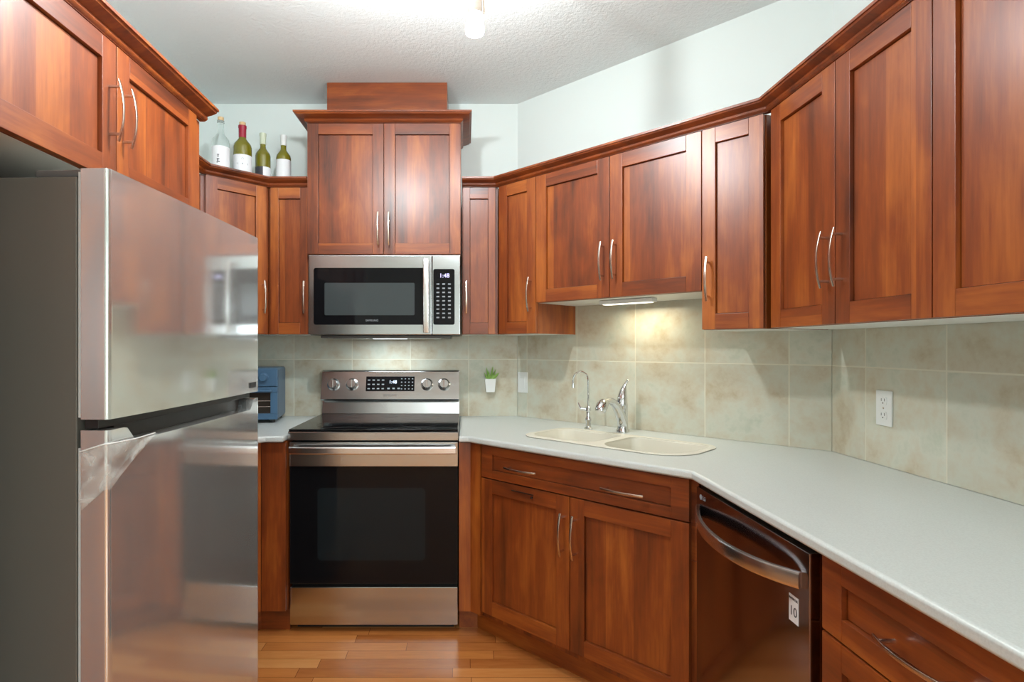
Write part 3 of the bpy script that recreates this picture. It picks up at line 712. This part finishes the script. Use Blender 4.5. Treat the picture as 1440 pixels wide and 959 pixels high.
# local: x runs toward the camera, -y out into the room
HWd = .297
part('tub', MB().box(-HWd, HWd, .032, .60, .10, .868, 0, .002), BLACKP, dw)
part('toe_kick', MB().box(-HWd, HWd, .07, .085, .001, .098), BLACKP, dw)
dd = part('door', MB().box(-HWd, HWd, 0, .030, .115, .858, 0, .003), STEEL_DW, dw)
hb = MB(); pts = []
for i in range(25):
    u = -1 + 2 * i / 24; pts.append((u * .272, -.004 - .062 * (1 - abs(u) ** 2.2), .790 - .012 * (1 - u * u)))
hb.strip(pts, .018, .0075, (0, 0, 1)); part('handle', hb, BARST, dd, label='bowed steel handle')
part('sticker', MB().box(.222, .258, -.0012, -.0001, .683, .743, 0, .0003), LABELW, dd, label='small white warranty sticker')
txt_on('sticker_number', '10', .030, (.240, -.0016, .707), LABELD, dd)
txt_on('sticker_heading', 'INVERTER', .0075, (.240, -.0016, .735), LABELD, dd)
part('brand_mark', MB().lathe([(.001, 0), (.008, 0), (.008, .001), (.001, .001)], 20, 0, Matrix.Translation((-.262, 0, .832)) @ Matrix.Rotation(PI / 2, 4, 'X')), PRINT, dd)
txt_on('brand_text', 'LG', .018, (-.238, -.0006, .832), PRINT, dd)

# ---------------------------------------------------------------- refrigerator
fr = thing('refrigerator', 'large stainless top-freezer refrigerator at left with peeling protective film', 'refrigerator', (-1.17, 1.61, 0))
FX, FY = -1.17, 1.61
fr.rotation_euler.z = math.radians(-2.5); fr.location = (-1.144, 1.628, 0)
part('cabinet_body', MB().box(-1.53 - FX, -.829 - FX, 1.205 - FY, 1.98 - FY, .03, 1.662, 0, .004), SIDEM, fr)
part('base_grille', MB().box(-1.50 - FX, -.80 - FX, 1.23 - FY, 1.95 - FY, .001, .03), BLACKP, fr)
part('hinge_cover', MB().box(-.93 - FX, -.80 - FX, 1.215 - FY, 1.27 - FY, 1.663, 1.680, 0, .005), GREYP, fr)
NY = 64; r_ = 0.011
def xf(u):      # u in 0..1 along the door
    y = 1.20 + .785 * u; b = -.757 + 0.005 * (1 - (2 * u - 1) ** 2)
    dd_ = min(u, 1 - u) * .785
    if dd_ < r_: b -= r_ - math.sqrt(max(0, r_ * r_ - (r_ - dd_) ** 2))
    return b, y
us = sorted(set([0, .0008, .0025, .005, .009, .0134] + [1 - v for v in (0, .0008, .0025, .005, .009, .0134)] + [i / NY for i in range(1, NY)]))
def smooth01(v): v = max(0, min(1, v)); return v * v * (3 - 2 * v)
def fdoor(zb, zt):
    t = bmesh.new(); A = []
    for u in us:
        x, y = xf(u); a, b = zb(u), zt(u)
        A.append([t.verts.new((px - FX, y - FY, z)) for px, z in ((-.817, a), (x, a), (x, b), (-.817, b))])
    for i in range(len(A) - 1):
        for j in range(4): t.faces.new((A[i][j], A[i][(j + 1) % 4], A[i + 1][(j + 1) % 4], A[i + 1][j]))
    t.faces.new(A[0]); t.faces.new(A[-1]); bmesh.ops.recalc_face_normals(t, faces=t.faces)
    mb = MB(); mb._add(t, 0); return mb
ud = part('freezer_door', fdoor(lambda u: 1.147, lambda u: 1.677), STEEL_FR, fr)
notch = lambda u: 1.124 - .034 * smooth01((u - .07) / .05) * (1 - smooth01((u - .90) / .05))
ld = part('fresh_food_door', fdoor(lambda u: .05, notch), STEEL_FR, fr)
part('gasket', MB().box(-.828 - FX, -.818 - FX, 1.208 - FY, 1.975 - FY, 1.15, 1.672).box(-.828 - FX, -.818 - FX, 1.208 - FY, 1.975 - FY, .055, 1.085), LGREY, fr)
part('handle_trim', MB().box(-.816 - FX, -.785 - FX, 1.21 - FY, 1.975 - FY, 1.126, 1.1455, 0, .002).box(-.815 - FX, -.800 - FX, 1.28 - FY, 1.92 - FY, 1.0905, 1.1255), BLACKP, fr, label='black grip trim between the doors')
x_, y_ = xf(.93); bm_ = MB().box(-.001, .0015, -.028, .028, -.009, .009, 0, .0005)
bg = part('badge', bm_, BLACKP, ud, loc=(x_ - FX + .0006, y_ - FY, 1.172), rot=(0, 0, math.radians(4)))
# peeling film: front flap and side flap of one sheet
def film():
    t = bmesh.new(); nz = 10
    cols = []
    # column positions along the sheet: first along the door side (x grows), then along its front (y grows)
    side = [(-.816 + .052 * i / 5, None) for i in range(6)]
    fu = [.004 + .20 * i / 14 for i in range(15)]
    for i, (x, _) in enumerate(side):
        s = i / 5; zt = 1.080 + .016 * s; zb = .955 + .045 * s
        cols.append([(x, 1.1955 - .004 * math.sin(3 * s + k_), zt + (zb - zt) * k_ / nz) for k_ in range(nz + 1)])
    for i, u in enumerate(fu):
        s = i / 14; x, y = xf(u); zt = 1.097 - .001 * s; zb = 1.000 + .094 * s ** .8
        cols.append([(x + .004 + .006 * math.sin(k_ * .5 + 4 * s) * (1 - k_ / nz) + .003, y - .002, zt + (zb - zt) * k_ / nz) for k_ in range(nz + 1)])
    V = [[t.verts.new((p[0] - FX, p[1] - FY, p[2])) for p in c] for c in cols]
    for i in range(len(V) - 1):
        for j in range(nz): t.faces.new((V[i][j], V[i + 1][j], V[i + 1][j + 1], V[i][j + 1]))
    mb = MB(); mb._add(t, 0); return mb, [c[0] for c in cols]
fm, top = film()
fo = part('protective_film', fm, FILM, ld, label='translucent protective film peeling from the corner')
fo.modifiers.new('thick', 'SOLIDIFY').thickness = 0.0004
part('film_fold', MB().tube([(p[0] - FX, p[1] - FY, p[2]) for p in top], [.0014] * len(top), 8), mat('folded_film_edge', (.85, .87, .86, 1), .3), ld)

# ---------------------------------------------------------------- toaster oven
to = thing('toaster_oven', 'slate blue toaster oven on the worktop beside the refrigerator', 'toaster oven', (-1.125, 2.945, 0.9055), math.radians(9))
part('shell', MB().box(-.155, .155, .012, .27, .016, .285, 0, .012, 3), BLUEP, to)
fc = MB(); fc.box(-.155, .155, -.004, .012, .19, .283, 0, .005)
part('control_face', fc, BLUEP, to)
part('knob', MB().lathe([(.024, 0), (.024, .006), (.019, .010), (.018, .020), (.001, .021)], 24, 0, Matrix.Translation((.085, -.004, .237)) @ Matrix.Rotation(PI / 2, 4, 'X')), BLUEP, to)
dfr_ = MB().box(-.155, .155, -.006, .012, .018, .050, 0, .004).box(-.155, .155, -.006, .012, .158, .187, 0, .004).box(-.155, -.120, -.006, .012, .05, .158).box(.120, .155, -.006, .012, .05, .158)
od = part('door', dfr_, BLUEP, to)
part('door_glass', MB().box(-.121, .121, .004, .008, .048, .160), mat('tinted_oven_glass', (.03, .025, .02, 1), .05), od)
part('door_handle', MB().tube([(-.13, -.022, .168), (.13, -.022, .168)], .006, 10).box(-.125, -.115, -.022, -.005, .164, .172).box(.115, .125, -.022, -.005, .164, .172), BLUEP, od)
rk = MB()
for z in (.085, .115): rk.tube([(-.118, .002, z), (.118, .002, z)], .0015, 6)
part('wire_rack', rk, NICKEL, od)
for sx in (-1, 1):
    for y in (.03, .24): part('foot', MB().lathe([(.012, 0), (.014, .003), (.014, .0165), (.001, .0165)], 14, 0, Matrix.Translation((sx * .125, y, 0))), BLACKP, to)

# ---------------------------------------------------------------- bottles on the corner cabinet
def bottle(px, Y, h, r, label, glass, cap, caph, cork, lab, labh, kind):
    X = (px - 653) / 802 * Y; z0 = Z1 + 0.0008
    b = thing('bottle', label, 'bottle', (X, Y, z0), math.atan2(-X, Y) * 0 + math.atan2(X, -Y) + PI, 'bottles on the corner cabinet')
    nk = r * .37; sh = h * .60
    hb_ = h - (0.018 if cork else 0)
    prof = [(.001, .004), (r * .7, 0), (r * .96, .002), (r, .008), (r, sh), (r * .93, sh + h * .045), (r * .7, sh + h * .09), (nk * 1.15, sh + h * .14), (nk, sh + h * .18), (nk, hb_ - .012), (nk * 1.15, hb_ - .010), (nk * 1.15, hb_), (.001, hb_)]
    part('glass_body', MB().lathe(prof, 32), glass, b)
    if cork: part('stopper', MB().lathe([(nk * .9, hb_ + .0002), (nk * .95, h), (.001, h)], 16), CORK, b)
    if cap: part('foil_capsule', MB().lathe([(nk * 1.10, hb_ - caph), (nk * 1.12, hb_ - .014), (nk * 1.22, hb_ - .011), (nk * 1.22, hb_ + .0006), (.001, hb_ + .0007)], 24), cap, b)
    if lab:
        t = bmesh.new(); n = 20; a0, a1 = math.radians(-90 - 80), math.radians(-90 + 80); z_a, z_b = lab
        for k_ in range(n):
            aa = a0 + (a1 - a0) * k_ / n; ab = a0 + (a1 - a0) * (k_ + 1) / n; R = r + .0006
            q_ = [t.verts.new((R * math.cos(x), R * math.sin(x), z)) for x, z in ((aa, z_a), (ab, z_a), (ab, z_b), (aa, z_b))]; f_ = t.faces.new(q_)
            f_.material_index = 1 if (kind == 'dark' and k_ < n * .48) else 0
        mi = [f.material_index for f in t.faces]
        me = bpy.data.meshes.new('paper_label'); bmesh.ops.remove_doubles(t, verts=t.verts, dist=1e-5); t.to_mesh(me); t.free()
        me.materials.append(LABELW); me.materials.append(LABELD)
        o = link('paper_label', me, b); sm = o.modifiers.new('thick', 'SOLIDIFY'); sm.thickness = .0004
        zc = (z_a + z_b) / 2
        if kind == 'crest':
            txt_on('label_print', '\u2302', .016, (0, -r - .001, z_b - .022), PRINT, o)
            mb = MB()
            for i in range(9): mb.box(-.026 + i * .006, -.022 + i * .006, -r - .0011 + .0012 * abs(i - 4) ** 1.3, -r - .0006 + .0012 * abs(i - 4) ** 1.3 + .002, z_b - .052, z_b - .044)
            part('label_lines', mb, PRINT, o)
        if kind == 'glyph':
            mb = MB(); R = r + .0012
            for (x, z, w_, h_) in ((-.006, .022, .010, .003), (-.006, .014, .004, .010), (-.006, .000, .012, .004), (-.008, -.006, .004, .012), (-.002, -.012, .008, .004), (-.010, -.016, .005, .004)):
                mb.box(x - w_ / 2 - .006, x + w_ / 2 - .006, -R - .0004, -R + .003, zc + z - h_ / 2, zc + z + h_ / 2)
            part('label_print', mb, LABELD, o)
    return b
bottle(310.4, 2.84, .317, .0415, 'clear glass bottle with cork and white label, nearest the refrigerator', CLEARG, None, 0, True, (.03, .165), 0, 'glyph')
bottle(341, 2.925, .325, .0455, 'olive wine bottle with crimson foil neck and wide white label', GREENG, REDCAP, .062, True, (.02, .150), 0, 'crest')
bottle(369.8, 3.02, .303, .039, 'olive wine bottle with pale green neck and a low black-and-white label', GREENG, PALECAP, .058, False, (.02, .120), 0, 'dark')
bottle(398.7, 3.06, .308, .039, 'olive wine bottle with white neck and plain white label, rightmost of the row', GREENG, WHITECAP, .055, False, (.02, .172), 0, 'plain')

# ---------------------------------------------------------------- outlets and the wall pot
def outlet(name, label, loc, rz, rocker=False):
    t = thing(name, label, 'outlet' if not rocker else 'switch', loc, rz)
    part('cover_plate', MB().box(-.035, .035, -.006, 0, -.058, .058, 0, .002), WHITEP, t)
    if rocker:
        part('rocker', MB().box(-.016, .016, -.009, -.006, -.033, .033, 0, .001), WHITEP, t)
    else:
        for z in (-.024, .024):
            s = part('socket', MB().prism(rrect(-.0165, .0165, z - .014, z + .014, .009), -.008, -.006, 'y'), WHITEP, t)
            part('slots', MB().box(-.008, -.006, -.0083, -.0079, z - .001, z + .008).box(.006, .008, -.0083, -.0079, z - .001, z + .008).box(-.002, .002, -.0083, -.0079, z - .009, z - .005), BLACKP, s)
        part('screw', MB().lathe([(.001, 0), (.003, 0), (.003, .001), (.001, .0012)], 12, 0, Matrix.Translation((0, -.006, 0)) @ Matrix.Rotation(PI / 2, 4, 'X')), NICKEL, t)
outlet('wall_outlet', 'white duplex outlet on the right wall backsplash', (RX - .0075, 1.887, 1.098), -PI / 2)
p = V2(ST(.047, .0078))
outlet('light_switch', 'white switch plate beside the wall corner left of the sink', (p.x, p.y, 1.100), math.atan2(dW.y, dW.x), True)
wp = thing('wall_planter', 'tiny white pot with green sprigs fixed to the backsplash right of the range', 'planter', (.147, 3.2625, 1.045))
part('pot', MB().prism([(-.024, 0), (.024, 0), (.031, .075), (-.031, .075)], -.045, -.0005, 'y', bev=.002), WHITEP, wp)
lf = MB(); random.seed(3)
for i in range(16):
    a = random.uniform(-1.3, 1.3); L = random.uniform(.03, .09) * (1 - .25 * abs(a)); bx = random.uniform(-.02, .012)
    x1, z1 = bx + L * math.sin(a) * .8, .07 + L * math.cos(a) * 1.0
    y_a = random.uniform(-.035, -.012)
    lf.tube([(bx, y_a, .06), ((bx + x1) / 2, y_a - .004, (.06 + z1) / 2), (x1, y_a - .006, z1)], [.0012, .0065, .0008], 6)
part('foliage', lf, LEAF, wp)

# ---------------------------------------------------------------- track light on the ceiling
tr = thing('track_light', 'ceiling spotlight fixture with a lit frosted lamp at the top of the photo', 'light', (-.192, 1.775, CZ))
ang = math.atan2(.35, .456)
part('rail', MB().box(-.36, .36, -.018, .018, -.022, -.001, 0, .002), WHITEP, tr, rot=(0, 0, ang))
for (x, y, bulb) in ((.036, 1.95, BULB_B), (-.42, 1.60, BULB_A)):
    lx, ly = x + .192, y - 1.775
    hd = part('spot_head', MB().lathe([(.001, 2.50 - CZ), (.018, 2.50 - CZ), (.024, 2.49 - CZ), (.025, 2.437 - CZ), (.001, 2.437 - CZ)], 24, 0, Matrix.Translation((lx, ly, 0))), NICKEL, tr)
    part('stem', MB().tube([(lx, ly, 2.499 - CZ), (lx, ly, -.021)], .006, 10).tube([(lx + .032, ly, 2.44 - CZ), (lx + .026, ly, 2.56 - CZ), (lx, ly, 2.60 - CZ)], .003, 8), NICKEL, hd)
    part('lamp', MB().lathe([(.001, 2.436 - CZ), (.026, 2.436 - CZ), (.032, 2.385 - CZ), (.030, 2.372 - CZ), (.001, 2.370 - CZ)], 24, 0, Matrix.Translation((lx, ly, 0))), bulb, hd)
